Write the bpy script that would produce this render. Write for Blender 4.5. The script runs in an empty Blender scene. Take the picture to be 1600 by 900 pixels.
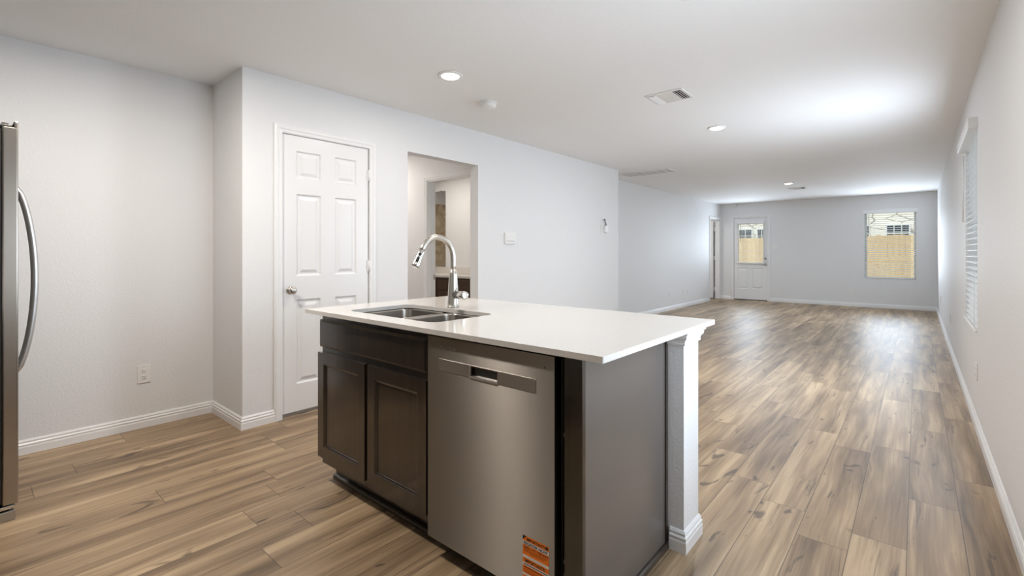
import bpy, bmesh, math, random
from mathutils import Vector, Matrix
random.seed(7)
C = bpy.context.scene.collection
S = bpy.context.scene

# ------------------------------------------------------------------ camera
cam_d = bpy.data.cameras.new('camera'); cam = bpy.data.objects.new('camera', cam_d); C.objects.link(cam)
cam_d.sensor_width = 36.0
cam_d.lens = 741.8 / 1600 * 36.0
cam_d.shift_x = -(798.656 - 800) / 1600
cam_d.shift_y = -(450 - 395.009) / 1600
cam_d.clip_start = 0.02
cam.location = (0, 0, 1.1882)
cam.rotation_euler = (math.radians(90), 0, math.radians(40.526))
S.camera = cam

# ------------------------------------------------------------------ light
S.view_settings.view_transform = 'Standard'; S.view_settings.look = 'None'
S.view_settings.exposure = 0.0; S.view_settings.gamma = 1.0; S.view_settings.use_curve_mapping = False
try:
    S.cycles.use_denoising = True; S.cycles.max_bounces = 12; S.cycles.diffuse_bounces = 8
    S.cycles.transparent_max_bounces = 16; S.cycles.sample_clamp_indirect = 6.0; S.cycles.caustics_reflective = False
except Exception: pass
W = bpy.data.worlds.new('world'); S.world = W; W.use_nodes = True
bg = W.node_tree.nodes['Background']; bg.inputs[0].default_value = (0.80, 0.90, 1.0, 1); bg.inputs[1].default_value = 1.05

def lamp(kind, name, loc, power, col, size=1.0, size_y=None, aim=None, parent=None, spread=None, shape=None):
    d = bpy.data.lights.new(name, kind); o = bpy.data.objects.new(name, d); C.objects.link(o)
    d.energy = power; d.color = col
    if kind == 'AREA':
        d.shape = shape or ('RECTANGLE' if size_y else 'SQUARE'); d.size = size
        if size_y: d.size_y = size_y
        if spread: d.spread = math.radians(spread)
    elif kind == 'SUN': d.angle = math.radians(size)
    elif kind in ('POINT', 'SPOT'): d.shadow_soft_size = size
    o.location = loc
    if aim is not None: o.rotation_euler = Vector(aim).to_track_quat('-Z', 'Y').to_euler()
    return o
WARM = (1.0, 0.925, 0.85); SOFT = (1.0, 0.97, 0.94); DAY = (0.74, 0.86, 1.0)
lamp('SUN', 'sun', (0, -5, 9), 3.1, (1, 0.95, 0.86), 1.0, aim=(0.22, 0.75, -0.75))
# daylight entering at each window (sky from above and sunlit ground from below)
lamp('AREA', 'daylight_far_window', (-0.44, 12.66, 1.30), 28, DAY, 0.84, 1.25, aim=(0, -1, 0.30), spread=160)
lamp('AREA', 'daylight_far_door', (-3.17, 12.72, 1.40), 17, DAY, 0.56, 0.90, aim=(0, -1, 0.30), spread=160)
lamp('AREA', 'daylight_side_window', (0.225, 4.99, 1.20), 46, DAY, 1.0, 1.06, aim=(-1, 0, -0.02))
lamp('AREA', 'daylight_unseen_window', (0.225, 1.80, 1.25), 26, DAY, 0.98, 1.15, aim=(-1, 0, 0.15))  # lamp for the added window that stays out of view
LAMP_POWER = 11.0

# ------------------------------------------------------------------ materials
def mat(name, col, rough=0.5, metal=0.0, spec=0.5, coat=0.0, bump=None, emit=None, trans=None):
    m = bpy.data.materials.new(name); m.use_nodes = True; nt = m.node_tree; b = nt.nodes['Principled BSDF']
    b.inputs['Base Color'].default_value = (*col, 1); b.inputs['Roughness'].default_value = rough
    b.inputs['Metallic'].default_value = metal; b.inputs['Specular IOR Level'].default_value = spec
    b.inputs['Coat Weight'].default_value = coat; b.inputs['Coat Roughness'].default_value = 0.12
    if emit:
        b.inputs['Emission Color'].default_value = (*emit[0], 1); b.inputs['Emission Strength'].default_value = emit[1]
    if bump:   # (scale, strength, distance, stretch)
        sc, st, di, stretch = bump
        tc = nt.nodes.new('ShaderNodeNewGeometry'); mp = nt.nodes.new('ShaderNodeMapping'); mp.inputs['Scale'].default_value = stretch
        nz = nt.nodes.new('ShaderNodeTexNoise'); nz.inputs['Scale'].default_value = sc; nz.inputs['Detail'].default_value = 3
        bp = nt.nodes.new('ShaderNodeBump'); bp.inputs['Strength'].default_value = st; bp.inputs['Distance'].default_value = di
        nt.links.new(tc.outputs['Position'], mp.inputs[0]); nt.links.new(mp.outputs[0], nz.inputs['Vector'])
        nt.links.new(nz.outputs['Fac'], bp.inputs['Height']); nt.links.new(bp.outputs[0], b.inputs['Normal'])
    return m
class N:   # tiny node helper
    def __init__(s, m): s.t = m.node_tree
    def n(s, typ, **kw):
        x = s.t.nodes.new(typ)
        for k, v in kw.items(): setattr(x, k, v)
        return x
    def put(s, sock, v):
        if hasattr(v, 'links') or isinstance(v, bpy.types.NodeSocket): s.t.links.new(v, sock)
        else: sock.default_value = v
    def math(s, op, a, b=0.0, c=None):
        x = s.n('ShaderNodeMath', operation=op); s.put(x.inputs[0], a); s.put(x.inputs[1], b)
        if c is not None: s.put(x.inputs[2], c)
        return x.outputs[0]
    def xyz(s, x, y, z):
        c = s.n('ShaderNodeCombineXYZ'); s.put(c.inputs[0], x); s.put(c.inputs[1], y); s.put(c.inputs[2], z); return c.outputs[0]
    def noise(s, vec, scale=1.0, detail=3, rough=0.5, dist=0.0):
        x = s.n('ShaderNodeTexNoise'); s.put(x.inputs['Vector'], vec); x.inputs['Scale'].default_value = scale
        x.inputs['Detail'].default_value = detail; x.inputs['Roughness'].default_value = rough; x.inputs['Distortion'].default_value = dist
        return x.outputs['Fac']
    def ramp(s, f, stops):
        x = s.n('ShaderNodeValToRGB'); s.put(x.inputs[0], f); e = x.color_ramp.elements
        while len(e) < len(stops): e.new(0.5)
        for i, (p, c) in enumerate(stops): e[i].position = p; e[i].color = (*c, 1) if len(c) == 3 else c
        return x.outputs[0]
    def mix(s, f, a, b, mode='MIX'):
        x = s.n('ShaderNodeMix', data_type='RGBA', blend_type=mode)
        s.put(x.inputs[0], f); s.put(x.inputs[6], a if not isinstance(a, tuple) else (*a, 1)); s.put(x.inputs[7], b if not isinstance(b, tuple) else (*b, 1))
        return x.outputs[2]
    def white(s, vec):
        x = s.n('ShaderNodeTexWhiteNoise', noise_dimensions='3D'); s.put(x.inputs['Vector'], vec); return x.outputs['Value']

def wood_floor():
    m = mat('plank_floor', (0.3, 0.2, 0.12), 0.34, spec=0.5); k = N(m); b = m.node_tree.nodes['Principled BSDF']
    g = k.n('ShaderNodeNewGeometry'); sp = k.n('ShaderNodeSeparateXYZ'); k.put(sp.inputs[0], g.outputs['Position'])
    x, y = sp.outputs[0], sp.outputs[1]
    PW, PL = 0.179, 1.22
    u = k.math('DIVIDE', k.math('ADD', x, 0.031 + 50 * PW), PW)
    row = k.math('FLOOR', u); fu = k.math('FRACT', u)
    off = k.white(k.xyz(row, 3.1, 7.7))
    v = k.math('ADD', k.math('DIVIDE', y, PL), k.math('ADD', off, 20.0))
    col = k.math('FLOOR', v); fv = k.math('FRACT', v)
    r1 = k.white(k.xyz(row, col, 1.5)); r2 = k.white(k.xyz(row, col, 9.2)); r3 = k.white(k.xyz(row, col, 21.7))
    ox = k.math('MULTIPLY', r1, 37.0); oy = k.math('MULTIPLY', r2, 53.0)
    px = k.math('ADD', x, ox); py = k.math('ADD', y, oy)
    # broad lengthwise colour bands inside each plank, finer streaks, fine grain
    wob = k.math('MULTIPLY', k.noise(k.xyz(k.math('MULTIPLY', px, 1.5), k.math('MULTIPLY', py, 1.1), r3), 1.0, 2), 0.06)
    bx = k.math('ADD', px, wob)
    band = k.noise(k.xyz(k.math('MULTIPLY', bx, 13.0), k.math('MULTIPLY', py, 1.0), r3), 1.0, 2, 0.5, 0.2)
    streak = k.noise(k.xyz(k.math('MULTIPLY', bx, 55.0), k.math('MULTIPLY', py, 1.6), r2), 1.0, 4, 0.6, 0.5)
    grain = k.noise(k.xyz(k.math('MULTIPLY', bx, 240.0), k.math('MULTIPLY', py, 7.0), r1), 1.0, 3, 0.6)
    tone = k.math('ADD', k.math('MULTIPLY', band, 0.58), k.math('ADD', k.math('MULTIPLY', streak, 0.32), k.math('MULTIPLY', grain, 0.10)))
    tone = k.math('ADD', tone, k.math('MULTIPLY', k.math('SUBTRACT', r1, 0.5), 0.11))
    c = k.ramp(tone, [(0.32, FLOOR_C[0]), (0.43, FLOOR_C[1]), (0.53, FLOOR_C[2]), (0.65, FLOOR_C[3])])
    # dark mineral streaks and knots
    vein = k.noise(k.xyz(k.math('MULTIPLY', bx, 26.0), k.math('MULTIPLY', py, 1.1), k.math('ADD', r2, 5.0)), 1.0, 5, 0.65, 1.2)
    vm = k.ramp(vein, [(0.60, (0, 0, 0)), (0.70, (1, 1, 1))])
    c = k.mix(k.math('MULTIPLY', vm, 0.72), c, (0.075, 0.05, 0.034))
    kn = k.noise(k.xyz(k.math('MULTIPLY', px, 9.0), k.math('MULTIPLY', py, 2.6), k.math('ADD', r3, 2.0)), 1.0, 2, 0.5, 2.2)
    km = k.ramp(kn, [(0.65, (0, 0, 0)), (0.72, (1, 1, 1))])
    c = k.mix(k.math('MULTIPLY', km, 0.75), c, (0.06, 0.04, 0.028))
    # seams
    eu = k.math('MULTIPLY', k.math('MINIMUM', fu, k.math('SUBTRACT', 1.0, fu)), PW)
    ev = k.math('MULTIPLY', k.math('MINIMUM', fv, k.math('SUBTRACT', 1.0, fv)), PL)
    e = k.math('MINIMUM', eu, ev)
    seam = k.math('LESS_THAN', e, 0.0016)
    c = k.mix(k.math('MULTIPLY', seam, 0.75), c, (0.05, 0.034, 0.024))
    k.put(b.inputs['Base Color'], c)
    ro = k.math('ADD', FLOOR_ROUGH, k.math('MULTIPLY', streak, 0.12)); k.put(b.inputs['Roughness'], ro)
    bp = k.n('ShaderNodeBump'); bp.inputs['Strength'].default_value = 0.25; bp.inputs['Distance'].default_value = 0.002
    k.put(bp.inputs['Height'], k.math('SUBTRACT', k.math('MULTIPLY', streak, 0.4), seam)); k.put(b.inputs['Normal'], bp.outputs[0])
    return m
FLOOR_C = [(0.128, 0.081, 0.044), (0.242, 0.163, 0.093), (0.355, 0.246, 0.144), (0.52, 0.380, 0.232)]
FLOOR_ROUGH = 0.36

def brushed(name, col, rough, axis, aniso=0.75, metal=1.0):
    m = mat(name, col, rough, metal); k = N(m); b = m.node_tree.nodes['Principled BSDF']
    b.inputs['Anisotropic'].default_value = aniso
    k.put(b.inputs['Tangent'], k.xyz(*axis))
    g = k.n('ShaderNodeNewGeometry'); mp = k.n('ShaderNodeMapping')
    mp.inputs['Scale'].default_value = (4.0, 4.0, 700.0)
    k.put(mp.inputs[0], g.outputs['Position']); f = k.noise(mp.outputs[0], 1.0, 2)
    k.put(b.inputs['Roughness'], k.math('ADD', rough - 0.04, k.math('MULTIPLY', f, 0.08)))
    return m

def glass_mat():
    m = bpy.data.materials.new('window_glass'); m.use_nodes = True; t = m.node_tree; t.nodes.clear()
    o = t.nodes.new('ShaderNodeOutputMaterial'); mx = t.nodes.new('ShaderNodeMixShader'); tr = t.nodes.new('ShaderNodeBsdfTransparent'); gl = t.nodes.new('ShaderNodeBsdfGlossy')
    tr.inputs[0].default_value = (0.97, 0.985, 0.98, 1); gl.inputs['Roughness'].default_value = 0.02; mx.inputs[0].default_value = 0.06
    t.links.new(tr.outputs[0], mx.inputs[1]); t.links.new(gl.outputs[0], mx.inputs[2]); t.links.new(mx.outputs[0], o.inputs[0])
    return m
def espresso():
    m = mat('espresso_wood', (0.04, 0.028, 0.02), 0.30, coat=0.9); k = N(m); b = m.node_tree.nodes['Principled BSDF']
    g = k.n('ShaderNodeNewGeometry'); mp = k.n('ShaderNodeMapping'); mp.inputs['Scale'].default_value = (45, 45, 3.0)
    k.put(mp.inputs[0], g.outputs['Position']); f = k.noise(mp.outputs[0], 1.0, 4, 0.6)
    k.put(b.inputs['Base Color'], k.ramp(f, [(0.3, (0.016, 0.0105, 0.007)), (0.7, (0.034, 0.023, 0.0155))]))
    return m
def tile_mat():
    m = mat('tan_stone_tile', (0.5, 0.4, 0.28), 0.25); k = N(m); b = m.node_tree.nodes['Principled BSDF']
    g = k.n('ShaderNodeNewGeometry'); f = k.noise(g.outputs['Position'], 3.0, 6, 0.65, 1.5)
    k.put(b.inputs['Base Color'], k.ramp(f, [(0.3, (0.30, 0.22, 0.13)), (0.5, (0.50, 0.40, 0.27)), (0.7, (0.66, 0.56, 0.42))]))
    return m
def quartz():
    m = mat('quartz', (0.78, 0.75, 0.70), 0.10); k = N(m); b = m.node_tree.nodes['Principled BSDF']
    g = k.n('ShaderNodeNewGeometry'); f = k.noise(g.outputs['Position'], 160.0, 2)
    k.put(b.inputs['Base Color'], k.ramp(f, [(0.3, (0.685, 0.655, 0.61)), (0.6, (0.715, 0.69, 0.65))]))
    return m
def fence_mat():
    m = mat('cedar_boards', (0.6, 0.4, 0.2), 0.8); k = N(m); b = m.node_tree.nodes['Principled BSDF']
    g = k.n('ShaderNodeNewGeometry'); sp = k.n('ShaderNodeSeparateXYZ'); k.put(sp.inputs[0], g.outputs['Position'])
    r = k.white(k.xyz(k.math('FLOOR', k.math('DIVIDE', sp.outputs[0], 0.145)), 1.0, 2.0))
    f = k.noise(k.xyz(k.math('MULTIPLY', sp.outputs[0], 30.0), 0.0, k.math('MULTIPLY', sp.outputs[2], 2.0)), 1.0, 3)
    k.put(b.inputs['Base Color'], k.ramp(k.math('ADD', k.math('MULTIPLY', r, 0.5), k.math('MULTIPLY', f, 0.5)), [(0.25, (0.60, 0.40, 0.19)), (0.75, (0.86, 0.64, 0.36))]))
    return m
def stone_mat():
    m = mat('pale_stone', (0.7, 0.68, 0.62), 0.9); k = N(m); b = m.node_tree.nodes['Principled BSDF']
    g = k.n('ShaderNodeNewGeometry'); mp = k.n('ShaderNodeMapping'); mp.inputs['Scale'].default_value = (1.3, 1.3, 2.8)
    k.put(mp.inputs[0], g.outputs['Position']); v = k.n('ShaderNodeTexVoronoi', feature='DISTANCE_TO_EDGE'); k.put(v.inputs['Vector'], mp.outputs[0]); v.inputs['Scale'].default_value = 1.0
    k.put(b.inputs['Base Color'], k.ramp(v.outputs['Distance'], [(0.015, (0.34, 0.30, 0.24)), (0.05, (0.90, 0.87, 0.80))]))
    return m
def embossed():
    m = mat('white_door_grain', (0.80, 0.80, 0.795), 0.32); k = N(m); b = m.node_tree.nodes['Principled BSDF']
    g = k.n('ShaderNodeNewGeometry'); mp = k.n('ShaderNodeMapping'); mp.inputs['Scale'].default_value = (60, 60, 7)
    k.put(mp.inputs[0], g.outputs['Position']); f = k.noise(mp.outputs[0], 1.0, 3, 0.5, 1.0)
    bp = k.n('ShaderNodeBump'); bp.inputs['Strength'].default_value = 0.18; bp.inputs['Distance'].default_value = 0.002
    k.put(bp.inputs['Height'], f); k.put(b.inputs['Normal'], bp.outputs[0]); return m

M = dict(
    wall=mat('wall_paint', (0.77, 0.77, 0.77), 0.6, bump=(95, 0.38, 0.004, (1, 1, 1))),
    ceil=mat('ceiling_paint', (0.87, 0.868, 0.862), 0.75, bump=(60, 0.2, 0.004, (1, 1, 1))),
    trim=mat('white_trim', (0.82, 0.82, 0.815), 0.32), door=embossed(),
    plastic=mat('white_plastic', (0.82, 0.81, 0.79), 0.35), plastic_grey=mat('grey_plastic', (0.35, 0.35, 0.36), 0.4), dark=mat('dark_slot', (0.02, 0.02, 0.02), 0.6),
    floor=wood_floor(), espresso=espresso(), quartz=quartz(), tile=tile_mat(), glass=glass_mat(),
    panel=mat('brown_laminate', (0.12, 0.104, 0.092), 0.27, spec=0.9, coat=0.3),
    steel=brushed('brushed_steel', (0.345, 0.32, 0.285), 0.385, (0, 0, 1), 1.0), steel_side=brushed('fridge_steel', (0.46, 0.42, 0.37), 0.30, (0, 1, 0)),
    strip=mat('satin_steel', (0.43, 0.405, 0.37), 0.46, 1.0), nickel=mat('brushed_nickel', (0.54, 0.51, 0.46), 0.33, 1.0), chrome=mat('polished_nickel', (0.66, 0.64, 0.60), 0.20, 1.0),
    sink=mat('sink_steel', (0.42, 0.39, 0.35), 0.27, 1.0), black=mat('black_plastic', (0.018, 0.017, 0.015), 0.35), charcoal=mat('charcoal_metal', (0.06, 0.055, 0.048), 0.4, 0.3),
    handle=mat('handle_steel', (0.72, 0.72, 0.72), 0.36, 1.0), mirror=mat('mirror_silver', (0.9, 0.9, 0.9), 0.01, 1.0),
    filter=mat('grey_filter', (0.52, 0.52, 0.53), 0.7),
    lens=mat('lamp_lens', (0.9, 0.9, 0.9), 0.4, emit=((1, 0.95, 0.88), 6.0)), lens_day=mat('lamp_lens_cool', (0.9, 0.9, 0.9), 0.4, emit=((1, 0.96, 0.9), 6.0)),
    slat=mat('white_slat', (0.86, 0.87, 0.87), 0.4), vinyl=mat('white_vinyl', (0.84, 0.85, 0.85), 0.35),
    orange=mat('orange_paper', (0.95, 0.22, 0.012), 0.5), paper=mat('white_paper', (0.82, 0.80, 0.76), 0.5), ink=mat('black_ink', (0.025, 0.015, 0.012), 0.5), ink_teal=mat('teal_ink', (0.02, 0.055, 0.075), 0.5), ink_brown=mat('brown_ink', (0.30, 0.07, 0.008), 0.5),
    fence=fence_mat(), stone=stone_mat(), grass=mat('lawn', (0.12, 0.16, 0.05), 0.9), shingle=mat('roof_shingle', (0.22, 0.19, 0.17), 0.9), pane=mat('dark_pane', (0.03, 0.035, 0.045), 0.1),
    brown=mat('vanity_wood', (0.085, 0.052, 0.035), 0.4), wire=mat('grey_wire', (0.22, 0.22, 0.23), 0.5),
)

# ------------------------------------------------------------------ mesh builder
class MB:
    def __init__(s): s.bm = bmesh.new()
    def add(s, verts, faces, smooth=False):
        vs = [s.bm.verts.new(v) for v in verts]
        for f in faces:
            try:
                fc = s.bm.faces.new([vs[i] for i in f]); fc.smooth = smooth
            except ValueError: pass
        return s
    def box(s, x0, x1, y0, y1, z0, z1, bev=0.0, seg=2):
        t = bmesh.new(); bmesh.ops.create_cube(t, size=1.0)
        for v in t.verts: v.co = Vector(((x0 + x1) / 2 + v.co.x * (x1 - x0), (y0 + y1) / 2 + v.co.y * (y1 - y0), (z0 + z1) / 2 + v.co.z * (z1 - z0)))
        if bev: bmesh.ops.bevel(t, geom=list(t.edges), offset=bev, segments=seg, profile=0.5, affect='EDGES')
        t.verts.index_update(); vs = [v.co.copy() for v in t.verts]; fs = [[v.index for v in f.verts] for f in t.faces]; t.free()
        return s.add(vs, fs)
    def loft(s, rings, closed=True, cap0=True, cap1=True, smooth=False):
        n = len(rings[0]); vs = [v for r in rings for v in r]; fs = []
        for i in range(len(rings) - 1):
            for j in range(n if closed else n - 1):
                a, b = i * n + j, i * n + (j + 1) % n
                fs.append([a, b, b + n, a + n])
        if cap0: fs.append(list(range(n))[::-1])
        if cap1: fs.append([(len(rings) - 1) * n + j for j in range(n)])
        return s.add(vs, fs, smooth)
    def lathe(s, c, prof, axis='Z', n=28, smooth=True, cap0=True, cap1=True):   # prof: (radius, along)
        rings = []
        for r, h in prof:
            ring = []
            for i in range(n):
                a = 2 * math.pi * i / n; p, q = r * math.cos(a), r * math.sin(a)
                d = {'Z': (p, q, h), 'Y': (p, h, q), 'X': (h, p, q)}[axis]
                ring.append(Vector(c) + Vector(d))
            rings.append(ring)
        return s.loft(rings, True, cap0, cap1, smooth)
    def tube(s, pts, rad, n=16, smooth=True):
        pts = [Vector(p) for p in pts]; rings = []; up = None
        for i, p in enumerate(pts):
            t = (pts[min(i + 1, len(pts) - 1)] - pts[max(i - 1, 0)]).normalized()
            if up is None: up = t.orthogonal().normalized()
            up = (up - t * up.dot(t)).normalized(); w = t.cross(up); r = rad[i] if isinstance(rad, (list, tuple)) else rad
            rings.append([p + (up * math.cos(2 * math.pi * j / n) + w * math.sin(2 * math.pi * j / n)) * r for j in range(n)])
        return s.loft(rings, True, True, True, smooth)
    def sweep(s, path, prof, mp, closed=False):
        """path: 2d points; prof: (offset to the right of the path, height); mp(p2, h) -> world"""
        P = [Vector(p) for p in path]; n = len(P); rings = []
        for i, p in enumerate(P):
            d0 = (P[i] - P[i - 1]).normalized() if (i > 0 or closed) else None
            d1 = (P[(i + 1) % n] - P[i]).normalized() if (i < n - 1 or closed) else None
            if d0 is None: d0 = d1
            if d1 is None: d1 = d0
            n0, n1 = Vector((d0.y, -d0.x)), Vector((d1.y, -d1.x)); mt = (n0 + n1).normalized(); k = 1.0 / max(mt.dot(n0), 0.2)
            rings.append([Vector(mp(p + mt * (k * o), h)) for o, h in prof])
        if closed: rings.append(rings[0])
        return s.loft(rings, True, not closed, not closed)
    def panels(s, us, ws, cells, mp, depth, style):
        """front face cut on grid lines us x ws; cells {(i,j)} become stepped panels; style: list of (inset, out) rings; sides go back by depth"""
        def q(u0, u1, w0, w1, d): return [mp(u0, w0, d), mp(u1, w0, d), mp(u1, w1, d), mp(u0, w1, d)]
        for i in range(len(us) - 1):
            for j in range(len(ws) - 1):
                u0, u1, w0, w1 = us[i], us[i + 1], ws[j], ws[j + 1]
                if (i, j) in cells:
                    rings = [q(u0, u1, w0, w1, 0)] + [q(u0 + a, u1 - a, w0 + a, w1 - a, d) for a, d in style]
                    s.loft(rings, True, False, True)
                else: s.add(q(u0, u1, w0, w1, 0), [[0, 1, 2, 3]])
        a, b = q(us[0], us[-1], ws[0], ws[-1], 0), q(us[0], us[-1], ws[0], ws[-1], -depth)
        return s.loft([a, b], True, False, True)
    def obj(s, name, m, parent=None, origin=None, bevel=0.0):
        bm = s.bm; bmesh.ops.remove_doubles(bm, verts=list(bm.verts), dist=1e-6)
        bmesh.ops.recalc_face_normals(bm, faces=list(bm.faces))
        if parent is not None: org = ORG[parent.name]
        elif origin is not None: org = Vector(origin)
        else:
            lo = [min(v.co[i] for v in bm.verts) for i in range(3)]; hi = [max(v.co[i] for v in bm.verts) for i in range(3)]
            org = Vector(((lo[0] + hi[0]) / 2, (lo[1] + hi[1]) / 2, lo[2]))
        bmesh.ops.translate(bm, verts=list(bm.verts), vec=-org)
        me = bpy.data.meshes.new(name); bm.to_mesh(me); bm.free(); me.materials.append(m)
        o = bpy.data.objects.new(name, me); C.objects.link(o)
        if parent is not None: o.parent = parent
        else: o.location = org
        ORG[o.name] = org
        if bevel:
            bv = o.modifiers.new('edge', 'BEVEL'); bv.width = bevel; bv.segments = 2; bv.limit_method = 'ANGLE'; bv.angle_limit = math.radians(40)
        return o
ORG = {}
def box(x0, x1, y0, y1, z0, z1, bev=0.0): return MB().box(x0, x1, y0, y1, z0, z1, bev)
def tag(o, label=None, cat=None, group=None, kind=None):
    if label: o['label'] = label
    if cat: o['category'] = cat
    if group: o['group'] = group
    if kind: o['kind'] = kind
    return o
def thing(name, loc, label, cat, group=None, kind=None):
    o = bpy.data.objects.new(name, None); C.objects.link(o); o.location = loc; o.empty_display_size = 0.1; ORG[o.name] = Vector(loc)
    return tag(o, label, cat, group, kind)
def struct(name, mb, m): return tag(mb.obj(name, m), kind='structure')
def copy_tree(o, d, parent=None):
    c = o.copy(); C.objects.link(c); ORG[c.name] = ORG[o.name] + Vector(d)
    if parent is None: c.location = o.location + Vector(d)
    else: c.parent = parent
    for ch in list(o.children): copy_tree(ch, d, c)
    return c
def rr(x0, x1, y0, y1, r, z, n=6):
    out = []
    for cx, cy, a0 in ((x1 - r, y1 - r, 0), (x0 + r, y1 - r, 90), (x0 + r, y0 + r, 180), (x1 - r, y0 + r, 270)):
        for i in range(n + 1):
            a = math.radians(a0 + 90 * i / n); out.append(Vector((cx + r * math.cos(a), cy + r * math.sin(a), z)))
    return out

# ------------------------------------------------------------------ room shell
H = 2.44; XR, XL, XD, XV, YR, YC, YF = 0.31, -4.0035, -3.4425, -3.89, 1.25, 6.53, 12.94
struct('floor', box(-8.2, 0.46, -1.0, 13.09, -0.06, 0.0), M['floor'])
struct('ceiling', box(-8.2, 0.46, -1.0, 13.09, H, H + 0.08), M['ceil'])
struct('wall_left', box(XL - 0.12, XL, -0.9, YR, 0, H), M['wall'])
struct('wall_recess', box(XL - 0.12, XD, YR, YR + 0.115, 0, H), M['wall'])
DY0, DY1, DZ = 1.507, 2.226, 2.052          # pantry door opening
HY0, HY1, HZ = 2.611, 3.502, 2.09           # hall opening
w = MB(); a, b = XD - 0.115, XD
for y0, y1, z0, z1 in ((YR + 0.115, DY0, 0, H), (DY0, DY1, DZ, H), (DY1, HY0, 0, H), (HY0, HY1, HZ, H), (HY1, YC, 0, H)): w.box(a, b, y0, y1, z0, z1)
struct('wall_pantry', w, M['wall'])
struct('wall_corner', box(-3.97, XD - 0.115, YC - 0.115, YC, 0, H), M['wall'])
SY0, SY1, SZ = 12.105, 12.875, 2.05          # side doorway
w = MB()
for y0, y1, z0, z1 in ((YC, SY0, 0, H), (SY0, SY1, SZ, H), (SY1, YF, 0, H)): w.box(XV - 0.115, XV, y0, y1, z0, z1)
struct('wall_living', w, M['wall'])
FX0, FX1, FZ = -3.575, -2.775, 2.07          # exterior door opening
WX0, WX1, WZ0, WZ1 = -0.872, -0.008, 0.632, 2.09
w = MB()
for x0, x1, z0, z1 in ((-5.8, FX0, 0, H), (FX0, FX1, FZ, H), (FX1, WX0, 0, H), (WX0, WX1, 0, WZ0), (WX0, WX1, WZ1, H), (WX1, XR + 0.15, 0, H)): w.box(x0, x1, YF, YF + 0.14, z0, z1)
struct('wall_far', w, M['wall'])
VY0, VY1, VZ0, VZ1 = 4.485, 5.50, 0.645, 2.06   # window in the long wall
UY0, UY1 = 1.30, 2.30  # unseen window, added to account for the light on the island's end
w = MB()
for y0, y1, z0, z1 in ((-0.9, UY0, 0, H), (UY0, UY1, 0, VZ0), (UY0, UY1, VZ1, H), (UY1, VY0, 0, H), (VY0, VY1, 0, VZ0), (VY0, VY1, VZ1, H), (VY1, YF, 0, H)): w.box(XR, XR + 0.14, y0, y1, z0, z1)
struct('wall_right', w, M['wall'])
struct('wall_back', box(XL - 0.12, XR + 0.14, -1.0, -0.9, 0, H), M['wall'])
# hall, bathroom and side room behind the openings
struct('wall_hall_near', box(-7.0, XD - 0.115, 2.40, 2.50, 0, H), M['wall'])
HX0, HX1 = -4.44, -3.67
w = MB()
for x0, x1, z0, z1 in ((-7.0, HX0, 0, H), (HX0, HX1, 2.05, H), (HX1, XD - 0.115, 0, H)): w.box(x0, x1, 3.65, 3.765, z0, z1)
struct('wall_hall_far', w, M['wall'])
struct('wall_hall_end', box(-7.1, -7.0, 2.40, 3.70, 0, H), M['wall'])
struct('wall_bath_back', box(-7.2, XD - 0.115, 5.15, 5.26, 0, H), M['wall'])
struct('wall_bath_end', box(-7.2, -7.1, 3.70, 5.15, 0, H), M['wall'])
struct('wall_bath_tile', box(-7.1, -7.06, 3.765, 5.15, 0.45, 2.13), M['tile'])
struct('wall_side_near', box(-5.7, XV - 0.115, 11.0, 11.1, 0, H), M['wall'])
struct('wall_side_end', box(-5.8, -5.7, 11.0, YF, 0, H), M['wall'])

# baseboards
BASE = [(0, 0), (0.014, 0), (0.014, 0.042), (0.0115, 0.048), (0.0135, 0.059), (0.008, 0.067), (0.0095, 0.075), (0.004, 0.085), (0, 0.085)]
def baseboard(name, *paths):
    w = MB()
    for p in paths: w.sweep(p, BASE, lambda q, h: (q.x, q.y, h))
    return struct(name, w, M['trim'])
CW = 0.057
baseboard('baseboard_left', [(XL, -0.9), (XL, YR), (XD, YR), (XD, DY0 - CW + 0.005)])
baseboard('baseboard_pantry', [(XD, DY1 + CW - 0.005), (XD, HY0)], [(XD, HY1), (XD, YC), (XV, YC), (XV, SY0 - CW)])
baseboard('baseboard_far', [(XV, SY1 + CW), (XV, YF), (FX0 - CW, YF)], [(FX1 + CW, YF), (XR, YF), (XR, -0.9)])
baseboard('baseboard_hall', [(-7.0, 3.65), (HX0 - CW, 3.65)])

# ------------------------------------------------------------------ casings and doors
CAS = [(0, 0), (0, 0.008), (0.006, 0.011), (0.024, 0.012), (0.030, 0.016), (0.048, 0.017), (0.053, 0.013), (0.057, 0.012), (0.057, 0)]
def casing(path, mp, parent): return MB().sweep(path, CAS, mp).obj('door_casing', M['trim'], parent)
def jamb(y0, y1, z1, mpbox, parent, t=0.018):
    w = MB(); mpbox(w, y0, y0 + t, 0, z1); mpbox(w, y1 - t, y1, 0, z1); mpbox(w, y0 + t, y1 - t, z1 - t, z1)
    return w.obj('door_jamb', M['trim'], parent)
PANEL = [(0.004, -0.003), (0.010, -0.012), (0.022, -0.012), (0.045, -0.002)]
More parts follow.
